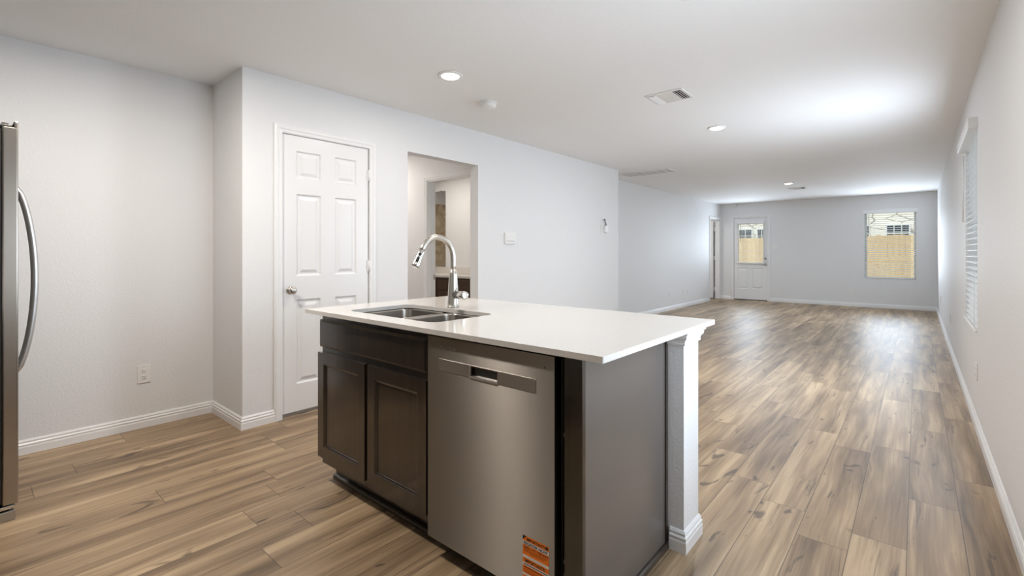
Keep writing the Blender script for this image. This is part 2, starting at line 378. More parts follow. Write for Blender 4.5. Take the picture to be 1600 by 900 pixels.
# pantry door, six panels, on the wall x = XD, facing +x
d1 = thing('door_1', (XD, (DY0 + DY1) / 2, 0), 'white six panel closet door with round nickel knob', 'door', kind='structure')
mpx = lambda q, h: (XD + h, q.x, q.y)
casing([(DY0 + 0.005, 0), (DY0 + 0.005, DZ - 0.005), (DY1 - 0.005, DZ - 0.005), (DY1 - 0.005, 0)][::-1], mpx, d1)
jamb(DY0 + 0.0005, DY1 - 0.0005, DZ - 0.0005, lambda w, u0, u1, z0, z1: w.box(XD - 0.114, XD - 0.001, u0, u1, z0, z1), d1, 0.006)
sx = XD - 0.007; y0, y1 = DY0 + 0.009, DY1 - 0.013
us = [y0, 1.617, 1.808, 1.920, 2.106, y1]; ws = [0.03, 0.228, 0.846, 1.018, 1.620, 1.733, 1.935, DZ - 0.009]
MB().panels(us, ws, {(i, j) for i in (1, 3) for j in (1, 3, 5)}, lambda u, w, d: (sx + d, u, w), 0.035, PANEL).obj('door_slab', M['door'], d1)
kb = MB().lathe((sx, 1.573, 0.918), [(0.028, 0.0), (0.028, 0.004), (0.022, 0.009), (0.011, 0.012), (0.011, 0.026), (0.018, 0.031), (0.026, 0.041), (0.027, 0.050), (0.022, 0.058), (0.010, 0.062), (0.004, 0.062)], 'X').obj('door_knob', M['nickel'], d1)
MB().box(sx - 0.002, sx + 0.0012, y0 - 0.004, y0 + 0.0015, 0.89, 0.946).obj('latch_plate', M['nickel'], d1)
for z in (0.22, 1.08, 1.825):
    MB().lathe((XD + 0.005, DY1 - 0.008, z - 0.045), [(0.0075, 0), (0.0075, 0.09)], n=12).box(XD - 0.003, XD + 0.002, DY1 - 0.024, DY1 + 0.004, z - 0.045, z + 0.045).obj('hinge', M['trim'], d1)
# exterior half-lite door in the far wall, facing -y
d2 = thing('door_2', (-3.175, YF, 0), 'white exterior door with a blind covered half window in the far wall', 'door', kind='structure')
mpy = lambda q, h: (q.x, YF - h, q.y)
casing([(FX0 + 0.005, 0), (FX0 + 0.005, FZ - 0.005), (FX1 - 0.005, FZ - 0.005), (FX1 - 0.005, 0)][::-1], mpy, d2)
jamb(FX0 + 0.0005, FX1 - 0.0005, FZ - 0.0005, lambda w, u0, u1, z0, z1: w.box(u0, u1, YF + 0.001, YF + 0.139, z0, z1), d2, 0.016)
x0, x1 = FX0 + 0.02, FX1 - 0.02; fy = YF + 0.012
LX0, LX1, LZ0, LZ1 = -3.455, -2.885, 0.945, 1.915
w = MB()
w.panels([x0, -3.485, -3.235, -3.14, -2.89, x1], [0.02, 0.285, 0.805, 0.90], {(1, 1), (3, 1)}, lambda u, z, d: (u, fy - d, z), 0.044, PANEL)
w.box(x0, LX0, fy, fy + 0.044, 0.90, FZ - 0.02); w.box(LX1, x1, fy, fy + 0.044, 0.90, FZ - 0.02); w.box(LX0, LX1, fy, fy + 0.044, 0.90, LZ0); w.box(LX0, LX1, fy, fy + 0.044, LZ1, FZ - 0.02)
w.obj('door_slab', M['trim'], d2)
w = MB()
for q in ((LX0 - 0.03, LX0, LZ0 - 0.03, LZ1 + 0.03), (LX1, LX1 + 0.03, LZ0 - 0.03, LZ1 + 0.03), (LX0, LX1, LZ0 - 0.03, LZ0), (LX0, LX1, LZ1, LZ1 + 0.03)): w.box(q[0], q[1], fy - 0.010, fy, q[2], q[3], 0.003)
w.obj('lite_frame', M['trim'], d2)
box(LX0, LX1, fy + 0.030, fy + 0.034, LZ0, LZ1).obj('glass', M['glass'], d2)
def blind(root, x0, x1, z0, z1, mp, pitch, width, tilt, val, wand_u, rail_h=0.022, thick=0.003, parts=('valance', 'slats', 'bottom_rail', 'cords', 'wand'), wand_len=0.45, wand_m='plastic_grey'):
    """mp(u, d, z): along the wall, out into the room, up; slats centred on d = 0"""
    def bx(w, u0, u1, d0, d1, a, b, bev=0.0):
        p, q = mp(u0, d0, a), mp(u1, d1, b)
        w.box(min(p[0], q[0]), max(p[0], q[0]), min(p[1], q[1]), max(p[1], q[1]), a, b, bev)
    w = MB(); z = z0 + rail_h + pitch * 0.8; t = math.radians(tilt); c, s_ = math.cos(t) * width / 2, math.sin(t) * width / 2
    while z < z1 - 0.05:
        ring = lambda u: [mp(u, -c, z + s_), mp(u, 0, z + thick * 1.2), mp(u, c, z - s_), mp(u, c, z - s_ - thick), mp(u, 0, z - thick * 0.0), mp(u, -c, z + s_ - thick)]
        w.loft([ring(x0), ring(x1)]); z += pitch
    w.obj('slats', M['slat'], root)
    w = MB(); bx(w, x0, x1, -width * 0.45, width * 0.45, z0 + 0.004, z0 + rail_h, 0.003); w.obj('bottom_rail', M['slat'], root)
    w = MB(); bx(w, *val); w.obj('valance', M['slat'], root)
    w = MB()
    for f in (0.18, 0.82):
        u = x0 + (x1 - x0) * f
        for d in (-width / 2, width / 2): w.tube([mp(u, d, z0 + 0.01), mp(u, d, z1 - 0.03)], 0.0012, 6)
    w.obj('ladder_cords', M['slat'], root)
    if wand_u is not None:
        w = MB(); w.tube([mp(wand_u, width / 2 + 0.012, z1 - 0.06), mp(wand_u, width / 2 + 0.014, z1 - 0.06 - wand_len)], 0.005, 8); w.obj('tilt_wand', M[wand_m], root)
db = bpy.data.objects.new('door_blind', None); C.objects.link(db); db.parent = d2; ORG[db.name] = ORG[d2.name].copy()
blind(db, LX0 - 0.028, LX1 + 0.028, LZ0 - 0.03, LZ1 + 0.06, lambda u, d, z: (u, fy - 0.027 - d, z), 0.030, 0.025, 18, (LX0 - 0.035, LX1 + 0.035, -0.014, 0.022, LZ1 + 0.005, LZ1 + 0.07, 0.004), LX0 + 0.06, 0.035, 0.0015)
for z, r in ((1.047, 0.026), (0.905, 0.029)):
    prof = [(r, 0), (r, 0.006), (r * 0.7, 0.012)] + ([(0.012, 0.014), (0.012, 0.03), (0.024, 0.038), (0.027, 0.048), (0.02, 0.058), (0.004, 0.060)] if z < 1 else [(r * 0.6, 0.016), (0.006, 0.017), (0.006, 0.03), (0.003, 0.03)])
    MB().lathe((-2.838, fy, z), [(a, -b) for a, b in prof], 'Y').obj('door_knob' if z < 1 else 'deadbolt', M['nickel'], d2)
for z in (0.25, 1.05, 1.82): MB().lathe((x0 - 0.004, fy - 0.004, z - 0.05), [(0.007, 0), (0.007, 0.1)], n=10).obj('hinge', M['trim'], d2)
box(FX0 + 0.02, FX1 - 0.02, YF - 0.005, YF + 0.14, 0.0005, 0.016, 0.003).obj('threshold', M['charcoal'], d2)
# side doorway with its door standing open
d3 = thing('door_3', (XV, (SY0 + SY1) / 2, 0), 'white hinged door standing open in the side doorway near the far corner', 'door', kind='structure')
mpx3 = lambda q, h: (XV + h, q.x, q.y)
casing([(SY0 + 0.005, 0), (SY0 + 0.005, SZ - 0.005), (SY1 - 0.005, SZ - 0.005), (SY1 - 0.005, 0)][::-1], mpx3, d3)
jamb(SY0 + 0.0005, SY1 - 0.0005, SZ - 0.0005, lambda w, u0, u1, z0, z1: w.box(XV - 0.114, XV - 0.001, u0, u1, z0, z1), d3, 0.017)
yo = SY1 - 0.035
MB().panels([-4.77, -4.66, -4.46, -4.37, -4.17, XV - 0.145], [0.02, 0.22, 0.84, 1.0, 1.60, 1.72, 1.92, 2.02], {(i, j) for i in (1, 3) for j in (1, 3, 5)}, lambda u, z, d: (u, yo - 0.035 - d, z), 0.035, PANEL).obj('door_slab', M['door'], d3)
for z in (0.25, 1.05, 1.80): MB().box(XV - 0.146, XV - 0.05, SY1 - 0.024, SY1 - 0.0175, z - 0.05, z + 0.05).lathe((XV - 0.125, SY1 - 0.026, z - 0.05), [(0.007, 0), (0.007, 0.1)], n=10).obj('hinge', M['trim'], d3)
# cased doorway from the hall into the bathroom
t4 = thing('door_4', ((HX0 + HX1) / 2, 3.65, 0), 'white cased doorway to the bathroom seen through the hall opening', 'doorway', kind='structure')
mpy4 = lambda q, h: (q.x, 3.65 - h, q.y)
casing([(HX0 + 0.005, 0), (HX0 + 0.005, 2.045), (HX1 - 0.005, 2.045), (HX1 - 0.005, 0)][::-1], mpy4, t4)
w = MB(); t = 0.018
w.box(HX0 + 0.0005, HX0 + t, 3.651, 3.764, 0, 2.049); w.box(HX1 - t, HX1 - 0.0005, 3.651, 3.764, 0, 2.049); w.box(HX0 + t, HX1 - t, 3.651, 3.764, 2.049 - t, 2.049)
w.box(HX0 + t, HX0 + t + 0.011, 3.69, 3.722, 0, 2.03); w.box(HX1 - t - 0.011, HX1 - t, 3.69, 3.722, 0, 2.03)
w.obj('door_jamb', M['trim'], t4)
box(HX0 + t, HX0 + t + 0.002, 3.728, 3.758, 0.865, 0.925).obj('strike_plate', M['nickel'], t4)

# ------------------------------------------------------------------ windows
def window(name, mpb, u0, u1, z0, z1, label):
    r = thing(name, mpb(u0, u1, 0.02, 0.02, z0, z0)[0], label, 'window', kind='structure')
    def bx(w, a, b, d0, d1, c, d, bev=0.0):
        p, q = mpb(a, b, d0, d1, c, d); w.box(min(p[0], q[0]), max(p[0], q[0]), min(p[1], q[1]), max(p[1], q[1]), c, d, bev)
    w = MB(); f = 0.038; e = 0.0015
    for a, b, c, d in ((u0 + e, u0 + f, z0 + e, z1 - e), (u1 - f, u1 - e, z0 + e, z1 - e), (u0 + f, u1 - f, z0 + e, z0 + f), (u0 + f, u1 - f, z1 - f, z1 - e)): bx(w, a, b, 0.085, 0.135, c, d)
    w.obj('window_frame', M['vinyl'], r)
    w = MB(); bx(w, u0 + f, u1 - f, 0.105, 0.109, z0 + f, z1 - f); w.obj('glass', M['glass'], r)
    w = MB(); bx(w, u0 + e, u1 - e, -0.012, 0.085, z0 + e, z0 + 0.014, 0.003); w.obj('window_sill', M['trim'], r)
    return r
far_b = lambda a, b, d0, d1, c, d: ((a, YF + d0, c), (b, YF + d1, d))
side_b = lambda a, b, d0, d1, c, d: ((XR + d0, a, c), (XR + d1, b, d))
window('window_1', far_b, WX0, WX1, WZ0, WZ1, 'far wall window looking out on a wooden fence')
window('window_2', side_b, VY0, VY1, VZ0, VZ1, 'window in the long wall seen almost edge on')
window('window_3', side_b, UY0, UY1, VZ0, VZ1, 'unseen window in the long wall beside the camera')
b1 = thing('window_blind', (-0.44, YF - 0.01, WZ0 + 0.02), 'white slatted blind hanging open in the far wall window over the fence view', 'blind', 'window blinds')
blind(b1, WX0 + 0.008, WX1 - 0.008, WZ0 + 0.016, WZ1 - 0.005, lambda u, d, z: (u, YF + 0.034 - d, z), 0.0445, 0.05, 13, (WX0 - 0.022, WX1 + 0.018, -0.02, 0.052, WZ1 - 0.055, WZ1 + 0.03, 0.004), WX0 + 0.075)
b2 = thing('window_blind', (XR, 5.0, VZ0 + 0.02), 'white slatted blind in the long wall window, seen almost edge on under its valance', 'blind', 'window blinds')
blind(b2, VY0 + 0.008, VY1 - 0.008, VZ0 + 0.016, VZ1 - 0.005, lambda u, d, z: (XR + 0.022 - d, u, z), 0.0445, 0.05, 5, (VY0 - 0.03, VY1 + 0.05, -0.02, 0.072, VZ1 - 0.03, VZ1 + 0.045, 0.004), VY1 - 0.02, wand_len=0.55, wand_m='plastic')
b3 = thing('window_blind', (XR, 1.8, VZ0 + 0.02), 'white slatted blind in the unseen window beside the island aisle', 'blind', 'window blinds')
blind(b3, UY0 + 0.008, UY1 - 0.008, VZ0 + 0.016, VZ1 - 0.005, lambda u, d, z: (XR + 0.034 - d, u, z), 0.0445, 0.05, 4, (UY0 - 0.02, UY1 + 0.02, -0.02, 0.05, VZ1 - 0.03, VZ1 + 0.045, 0.004), None)

# ------------------------------------------------------------------ island
CT, CB = 0.897, 0.877                       # countertop top and underside
CX0, CX1, CY0, CY1 = -2.415, -0.668, 1.177, 2.150
FF, DF = 1.235, 1.215                        # face frame and door fronts
KX0, KX1 = -2.342, -1.472                     # sink cabinet
PX = -0.772                                  # end panel face
WY0, WY1, WXE = 1.876, 2.040, -0.703          # half wall behind the cabinets
# half wall
struct('wall_island', box(KX0, WXE, WY0, WY1, 0, CB - 0.001), M['wall'])
struct('baseboard_island', MB().sweep([(PX + 0.014, WY0), (WXE, WY0), (WXE, WY1), (KX0, WY1)], BASE, lambda q, h: (q.x, q.y, h)), M['trim'])
CROWN = [(0, 0), (0.006, 0), (0.008, 0.007), (0.006, 0.010), (0.009, 0.020), (0.016, 0.028), (0.018, 0.034), (0.018, 0.044), (0.024, 0.047), (0.024, 0.056), (0, 0.056)]
struct('trim_1', MB().sweep([(PX + 0.002, WY0), (WXE, WY0), (WXE, WY1), (KX0, WY1)], CROWN, lambda q, h: (q.x, q.y, CB - 0.0575 + h)), M['trim'])
# countertop with sink cut-out
SX0, SX1, SY0_, SY1_ = -2.195, -1.525, 1.288, 1.672
def slab_with_hole():
    w = MB(); bm = w.bm; outer = rr(CX0, CX1, CY0, CY1, 0.006, CT, 3); inner = rr(SX0, SX1, SY0_, SY1_, 0.055, CT, 8)
    for z in (CT, CB):
        edges = []
        for loop in (outer, inner):
            vs = [bm.verts.new((p.x, p.y, z)) for p in loop]
            edges += [bm.edges.new((vs[i], vs[(i + 1) % len(vs)])) for i in range(len(vs))]
        bmesh.ops.triangle_fill(bm, use_beauty=True, use_dissolve=False, edges=edges)
    for loop in (outer, inner):
        w.loft([[Vector((p.x, p.y, z)) for p in loop] for z in (CT, CB)], True, False, False)
    return w
ct = slab_with_hole().obj('countertop', M['quartz'], None, (-1.55, 1.66, CB), 0.0025)
tag(ct, 'white quartz countertop covering the kitchen island', 'countertop')
# sink
sk = thing('kitchen_sink', ((SX0 + SX1) / 2, (SY0_ + SY1_) / 2, 0.68), 'stainless double bowl sink set under the island countertop', 'sink')
xm = (SX0 + SX1) / 2
def bowl(x0, x1, y0, y1):
    rim = CB - 0.0015; w = MB(); R = []
    for ins, z, r in ((0, rim, 0.05), (0.001, rim - 0.01, 0.05), (0.006, rim - 0.15, 0.05), (0.012, rim - 0.172, 0.048), (0.03, rim - 0.186, 0.04), (0.09, rim - 0.190, 0.03)): R.append(rr(x0 + ins, x1 - ins, y0 + ins, y1 - ins, r, z))
    w.loft(R, True, False, True, True)
    o = w.obj('bowl', M['sink'], sk); sd = o.modifiers.new('shell', 'SOLIDIFY'); sd.thickness = 0.0015; sd.offset = -1
    cx, cy = (x0 + x1) / 2, (y0 + y1) / 2 + 0.04
    MB().lathe((cx, cy, rim - 0.1895), [(0.045, 0), (0.045, 0.002), (0.036, 0.003), (0.03, -0.006), (0.004, -0.006)], n=24).obj('drain', M['chrome'], sk)
bowl(SX0 - 0.004, xm - 0.012, SY0_ - 0.004, SY1_ + 0.004); bowl(xm + 0.012, SX1 + 0.004, SY0_ - 0.004, SY1_ + 0.004)
w = MB(); zr = CB - 0.0018
w.box(xm - 0.014, xm + 0.014, SY0_ - 0.004, SY1_ + 0.004, zr - 0.022, zr - 0.002, 0.004)
w.box(SX0 - 0.025, SX1 + 0.025, SY0_ - 0.025, SY0_ - 0.004, zr - 0.0015, zr); w.box(SX0 - 0.025, SX1 + 0.025, SY1_ + 0.004, SY1_ + 0.025, zr - 0.0015, zr)
w.box(SX0 - 0.025, SX0 - 0.004, SY0_ - 0.004, SY1_ + 0.004, zr - 0.0015, zr); w.box(SX1 + 0.004, SX1 + 0.025, SY0_ - 0.004, SY1_ + 0.004, zr - 0.0015, zr)
w.obj('rim', M['sink'], sk)
# faucet
FXc, FYc = -1.893, 1.735
fa = thing('faucet', (FXc, FYc, CT), 'brushed nickel gooseneck faucet standing behind the sink', 'faucet')
MB().lathe((FXc, FYc, CT), [(0.034, 0.0004), (0.034, 0.004), (0.032, 0.006), (0.0305, 0.03), (0.0265, 0.10), (0.0215, 0.175), (0.0180, 0.205), (0.0150, 0.206)], n=32).obj('body', M['nickel'], fa)
R, zc = 0.109, 1.160; pts = [(FXc, FYc, CT + 0.20), (FXc, FYc, 1.12)]
for i in range(0, 26):
    a = math.radians(152 * i / 25); pts.append((FXc, FYc - R + R * math.cos(a), zc + R * math.sin(a)))
e = Vector(pts[-1]); dv = Vector((0, -math.sin(math.radians(152)), math.cos(math.radians(152)))); pts.append(e + dv * 0.012)
MB().tube(pts, 0.0152, 20).obj('neck', M['nickel'], fa)
p0 = e + dv * 0.012
sh = MB().tube([p0, p0 + dv * 0.004, p0 + dv * 0.02, p0 + dv * 0.085, p0 + dv * 0.094, p0 + dv * 0.0945], [0.0145, 0.0165, 0.0172, 0.0212, 0.0212, 0.017], 24).obj('spray_head', M['chrome'], fa)
side = Vector((0.72, dv.z * 0 - 0.69, 0)); side = (side - dv * side.dot(dv)).normalized(); sd2 = dv.cross(side)
for k_, ln, wd in ((0.028, 0.008, 0.008), (0.058, 0.017, 0.008)):
    c0 = p0 + dv * k_ + side * 0.0182; w = MB()
    ring = lambda r, o: [c0 + side * o + dv * (ln * r * math.cos(t_) ) + sd2 * (wd * r * math.sin(t_)) for t_ in [2 * math.pi * i / 20 for i in range(20)]]
    w.loft([ring(1, -0.004), ring(1, 0.002), ring(0.8, 0.0035)]).obj('spray_button', M['black'], sh)
hd = Vector((1, -0.22, 0.04)).normalized(); h0 = Vector((FXc, FYc, CT + 0.066))
hn = MB().tube([h0 + hd * 0.012, h0 + hd * 0.05, h0 + hd * 0.052, h0 + hd * 0.122, h0 + hd * 0.125, h0 + hd * 0.1255], [0.0195, 0.0195, 0.0215, 0.0215, 0.020, 0.013], 24).obj('handle', M['chrome'], fa)
l0 = h0 + hd * 0.035; MB().tube([l0 + Vector((0, 0, 0.012)), l0 + Vector((-0.004, 0.004, 0.028)), l0 + Vector((-0.01, 0.01, 0.033))], [0.006, 0.005, 0.003], 10).obj('lever', M['chrome'], hn)
# sink cabinet
kc = thing('base_cabinet', ((KX0 + KX1) / 2, 1.55, 0), 'espresso sink cabinet with two shaker doors and a false drawer front in the island', 'cabinet')
w = MB(); w.box(KX0, KX0 + 0.018, FF + 0.019, WY0 - 0.002, 0.105, CB - 0.001); w.box(KX1 - 0.018, KX1, FF + 0.019, WY0 - 0.002, 0.105, CB - 0.001); w.box(KX0 + 0.018, KX1 - 0.018, FF + 0.019, WY0 - 0.002, 0.105, 0.123); w.box(KX0 + 0.018, KX1 - 0.018, WY0 - 0.014, WY0 - 0.002, 0.123, 0.86)
w.obj('body', M['espresso'], kc)
w = MB()
for a, b, c, d in ((KX0, KX0 + 0.04, 0.105, CB - 0.001), (KX1 - 0.04, KX1, 0.105, CB - 0.001), (KX0 + 0.04, KX1 - 0.04, 0.105, 0.14), (KX0 + 0.04, KX1 - 0.04, 0.665, 0.715), (KX0 + 0.04, KX1 - 0.04, 0.835, CB - 0.001), (-1.935, -1.885, 0.14, 0.665)): w.box(a, b, FF, FF + 0.019, c, d)
w.obj('face_frame', M['espresso'], kc)
w = MB(); w.box(KX0 + 0.001, KX1, FF + 0.076, FF + 0.094, 0.0, 0.105); w.obj('toe_kick', M['espresso'], kc)
MB().sweep([(KX0, FF + 0.0765), (KX1, FF + 0.0765)], [(0, 0.0), (0.019, 0.0), (0.019, 0.008), (0.016, 0.016), (0.009, 0.021), (0, 0.022)], lambda q, h: (q.x, q.y, h)).obj('shoe_molding', M['espresso'], kc)
def shaker(x0, x1, z0, z1, f):
    return MB().panels([x0, x0 + f, x1 - f, x1], [z0, z0 + f, z1 - f, z1], {(1, 1)}, lambda u, z, d: (u, DF - d, z), 0.019, [(0.0005, -0.004), (0.008, -0.006), (0.009, -0.0105)])
shaker(KX0 - 0.010, -1.922, 0.142, 0.678, 0.058).obj('door', M['espresso'], kc, bevel=0.0025)
shaker(-1.899, KX1 - 0.012, 0.142, 0.678, 0.058).obj('door', M['espresso'], kc, bevel=0.0025)
w = MB(); dx0, dx1, dz0, dz1 = KX0, KX1 - 0.012, 0.706, 0.846
w.panels([dx0, dx1], [dz0, dz1], {(0, 0)}, lambda u, z, d: (u, DF + 0.008 - d, z), 0.011, [(0.012, 0.008)]); w.obj('drawer_front', M['espresso'], kc)
# dishwasher
WX_0, WX_1 = -1.466, -0.852; WF = 1.207
dw = thing('dishwasher', ((WX_0 + WX_1) / 2, 1.5, 0), 'stainless dishwasher with a pocket handle and an orange sticker, under the island countertop', 'dishwasher')
w = MB()
hx0, hx1, hz0, hz1 = -1.226, -1.094, 0.741, 0.780
w.panels([WX_0 + 0.003, hx0, hx1, WX_1 - 0.003], [0.078, hz0, hz1, 0.865], {(1, 1)}, lambda u, z, d: (u, WF - d, z), 0.040, [(0.003, -0.002), (0.006, -0.022)])
w.obj('door_panel', M['steel'], dw, bevel=0.0015)
w = MB(); s0, s1, t0, t1 = -1.397, -0.928, 0.738, 0.7835
for a, b in ((s0, hx0 - 0.001), (hx1 + 0.001, s1)): w.box(a, b, WF - 0.0016, WF + 0.001, t0, t1, 0.0007, 1)
w.box(hx0 - 0.001, hx1 + 0.001, WF - 0.0016, WF + 0.001, t0 - 0.006, hz0 - 0.0005, 0.0007, 1); w.box(hx0 - 0.001, hx1 + 0.001, WF - 0.0016, WF + 0.001, hz1 + 0.0005, t1, 0.0007, 1)
w.obj('handle_strip', M['strip'], dw)
w = MB(); w.box(hx0 + 0.012, hx1 - 0.006, WF + 0.012, WF + 0.0215, hz0 + 0.007, hz1 - 0.007); w.obj('handle_pocket', M['charcoal'], dw)
w = MB()
for q in ((hx0 + 0.0, hx1, hz0 - 0.004, hz0 + 0.003), (hx0 - 0.003, hx0 + 0.003, hz0 - 0.004, hz1)): w.box(q[0], q[1], WF - 0.0035, WF + 0.004, q[2], q[3], 0.0015)
w.obj('pocket_lip', M['handle'], dw)
w = MB(); w.box(-1.392, -1.307, WF - 0.0012, WF + 0.001, 0.8245, 0.8305, 0.0005, 1); sl = w.obj('vent_slot', M['handle'], dw)
box(-1.389, -1.310, WF - 0.0018, WF, 0.8262, 0.8288).obj('slot_gap', M['dark'], sl)
MB().lathe((-0.892, WF + 0.001, 0.826), [(0.0028, 0), (0.0028, -0.0018), (0.001, -0.002)], 'Y', 12).obj('indicator_light', M['dark'], dw)
w = MB(); w.box(WX_0 + 0.012, WX_1 - 0.012, WF + 0.042, WY0 - 0.02, 0.075, 0.860); w.obj('tub', M['black'], dw)
box(WX_0 + 0.004, WX_1 - 0.0005, WF + 0.0405, WF + 0.058, 0.08, 0.864).obj('door_liner', M['charcoal'], dw)
box(WX_0 + 0.006, WX_1 - 0.006, FF + 0.060, FF + 0.075, 0.0, 0.074).obj('kick_plate', M['black'], dw)
for z in (0.60, 0.20, 0.16, 0.13): MB().tube([(WX_1 + 0.003, FF + 0.02, z), (WX_1 + 0.006, FF + 0.012, z + 0.012), (WX_1 + 0.008, FF + 0.012, z + 0.022)], 0.0018, 6).obj('mounting_clip', M['handle'], dw)
# sticker on the dishwasher door
st = bpy.data.objects.new('sticker', None); C.objects.link(st); st.parent = dw; ORG[st.name] = ORG[dw.name].copy(); st['label'] = 'orange and white registration sticker'
qx0, qx1, qz = -0.981, -0.876, 0.2665; YS = WF - 0.0004
bands = [('orange', 16.5), ('paper', 12.5), ('orange', 33), ('paper', 9), ('orange', 16), ('paper', 9), ('orange', 25), ('paper', 7), ('orange', 16)]
z = qz; tops = []
wo, wp = MB(), MB()
for c, hmm in bands:
    (wo if c == 'orange' else wp).box(qx0, qx1, YS - 0.0004, YS, z - hmm / 1000, z); tops.append(z); z -= hmm / 1000
wo.obj('orange_band', M['orange'], st); wp.obj('white_band', M['paper'], st)
MB().add([(qx0, YS - 0.0007, qz), (qx0 + 0.016, YS - 0.0007, qz), (qx0, YS - 0.0007, qz - 0.0145), (qx0, YS - 0.0004, qz), (qx0 + 0.016, YS - 0.0004, qz), (qx0, YS - 0.0004, qz - 0.0145)], [[0, 1, 2], [3, 5, 4], [0, 2, 5, 3], [1, 4, 5, 2], [0, 3, 4, 1]]).obj('warning_triangle', M['ink'], st)
MB().lathe((qx1 - 0.0085, YS - 0.0004, qz - 0.0085), [(0.0058, 0), (0.0058, -0.0004)], 'Y', 16).obj('warning_dot', M['ink'], st)
def lettering(txt, x0, x1, zbase, size, m, bold=0.0):
    cu = bpy.data.curves.new('lettering', 'FONT'); cu.body = txt; cu.size = size; cu.extrude = 0.0001; cu.offset = bold
    t = bpy.data.objects.new('temporary', cu); C.objects.link(t); dg = bpy.context.evaluated_depsgraph_get(); dg.update()
    me = bpy.data.meshes.new_from_object(t.evaluated_get(dg)); bpy.data.objects.remove(t)
    lo = min(v.co.x for v in me.vertices); hi = max(v.co.x for v in me.vertices); k = (x1 - x0) / (hi - lo); og = ORG[st.name]
    for v in me.vertices: v.co = Vector((x0 + (v.co.x - lo) * k, YS - 0.0006 - v.co.z, zbase + v.co.y)) - og
    me.materials.clear(); me.materials.append(m); me.name = 'lettering'
    o = bpy.data.objects.new('lettering', me); C.objects.link(o); o.parent = st; ORG[o.name] = og
lettering('IMPORTANT!', qx0 + 0.017, qx1 - 0.017, tops[0] - 0.0135, 0.0135, M['ink'], 0.0004)
lettering('REGISTER NOW', qx0 + 0.004, qx1 - 0.004, tops[1] - 0.0108, 0.0125, M['ink_teal'], 0.0004)
lettering('CALL 1-866-905-3381', qx0 + 0.004, qx1 - 0.004, tops[2] - 0.0105, 0.0105, M['ink'], 0.0003)
lettering('IMPORTANTE!', qx0 + 0.010, qx1 - 0.014, tops[4] - 0.0132, 0.0135, M['ink'], 0.0004)
def print_rows(ztop, n, pitch, a, b, hgt, m):             # rows of print too small to read: fine lines
    for i in range(n): box(qx0 + a, qx1 - b - 0.006 * (i % 2), YS - 0.0006, YS - 0.0004, ztop - i * pitch - hgt, ztop - i * pitch).obj('print_line', m, st)
print_rows(tops[2] - 0.0140, 2, 0.0042, 0.005, 0.005, 0.0017, M['ink_brown']); print_rows(tops[2] - 0.0225, 1, 0.004, 0.03, 0.02, 0.0014, M['ink_brown'])
print_rows(tops[6] - 0.0125, 3, 0.0042, 0.006, 0.008, 0.0014, M['ink_brown'])
print_rows(tops[5] - 0.0030, 1, 0.005, 0.004, 0.004, 0.0030, M['ink_teal']); print_rows(tops[6] - 0.003, 1, 0.005, 0.005, 0.006, 0.0045, M['ink_brown'])
print_rows(tops[3] - 0.004, 1, 0.005, 0.02, 0.01, 0.0010, M['plastic_grey'])

# end panel of the island
ep = thing('cabinet_end_panel', (-0.80, 1.55, 0), 'brown laminate end panel with dark front post closing the island beside the dishwasher', 'cabinet panel')
box(PX - 0.016, PX, FF + 0.0185, WY0 - 0.002, 0.0, CB - 0.001).obj('side_panel', M['panel'], ep)
box(-0.838, PX + 0.0005, FF, FF + 0.018, 0.0, CB - 0.001, 0.001).obj('post', M['espresso'], ep)
box(PX, PX + 0.006, WY0 - 0.020, WY0 - 0.002, 0.022, CB - 0.001).obj('scribe_strip', M['espresso'], ep)
MB().sweep([(PX, FF), (PX, WY0 - 0.016)], [(0, 0.0), (0.016, 0.0), (0.016, 0.008), (0.013, 0.015), (0.007, 0.020), (0, 0.021)], lambda q, h: (q.x, q.y, h)).obj('shoe_molding', M['espresso'], ep)

# ------------------------------------------------------------------ refrigerator
fr = thing('refrigerator', (-3.5, -0.25, 0), 'stainless refrigerator with curved bar handles cut off by the picture edge', 'refrigerator')
RX0, RX1 = -3.965, -3.052; RD = 0.182
box(RX0 + 0.004, RX1 - 0.004, -0.62, RD - 0.062, 0.035, 1.735, 0.004).obj('body', M['charcoal'], fr)
for a, b in ((RX0, -3.512), (-3.506, RX1)): 
    w = MB(); w.box(a, b, RD - 0.050, RD, 0.072, 1.748, 0.006, 3); w.box(a, b, RD - 0.014, RD, 1.740, 1.775, 0.004); w.obj('door', M['steel_side'], fr)
box(RX0 + 0.01, RX1 - 0.01, RD - 0.062, RD - 0.050, 0.08, 1.735).obj('gasket', M['black'], fr)
for hx, s_ in ((-3.475, 1), (-3.543, -1)):
    w = MB(); P_ = []
    for i in range(25):
        f = i / 24; zz = 0.575 + f * (1.53 - 0.575); P_.append((hx, RD + 0.008 + 0.078 * math.sin(math.pi * f) ** 0.55, zz))
    w.tube(P_, 0.0125, 14); w.lathe((hx, RD - 0.001, 0.580), [(0.016, 0), (0.016, 0.012), (0.010, 0.016)], 'Y', 14); w.lathe((hx, RD - 0.001, 1.525), [(0.016, 0), (0.016, 0.012), (0.010, 0.016)], 'Y', 14)
    w.obj('handle', M['handle'], fr)
w = MB(); w.box(RX1 - 0.09, RX1 - 0.012, RD - 0.085, RD - 0.018, 1.7475, 1.758, 0.003); w.lathe((RX1 - 0.03, RD - 0.04, 1.757), [(0.012, 0), (0.012, 0.008), (0.007, 0.010)], n=14); w.obj('top_hinge', M['charcoal'], fr)
w = MB(); w.box(RX0 + 0.02, RX1 - 0.006, RD - 0.085, RD - 0.010, 0.0, 0.042, 0.003); w.obj('kick_grille', M['strip'], fr)
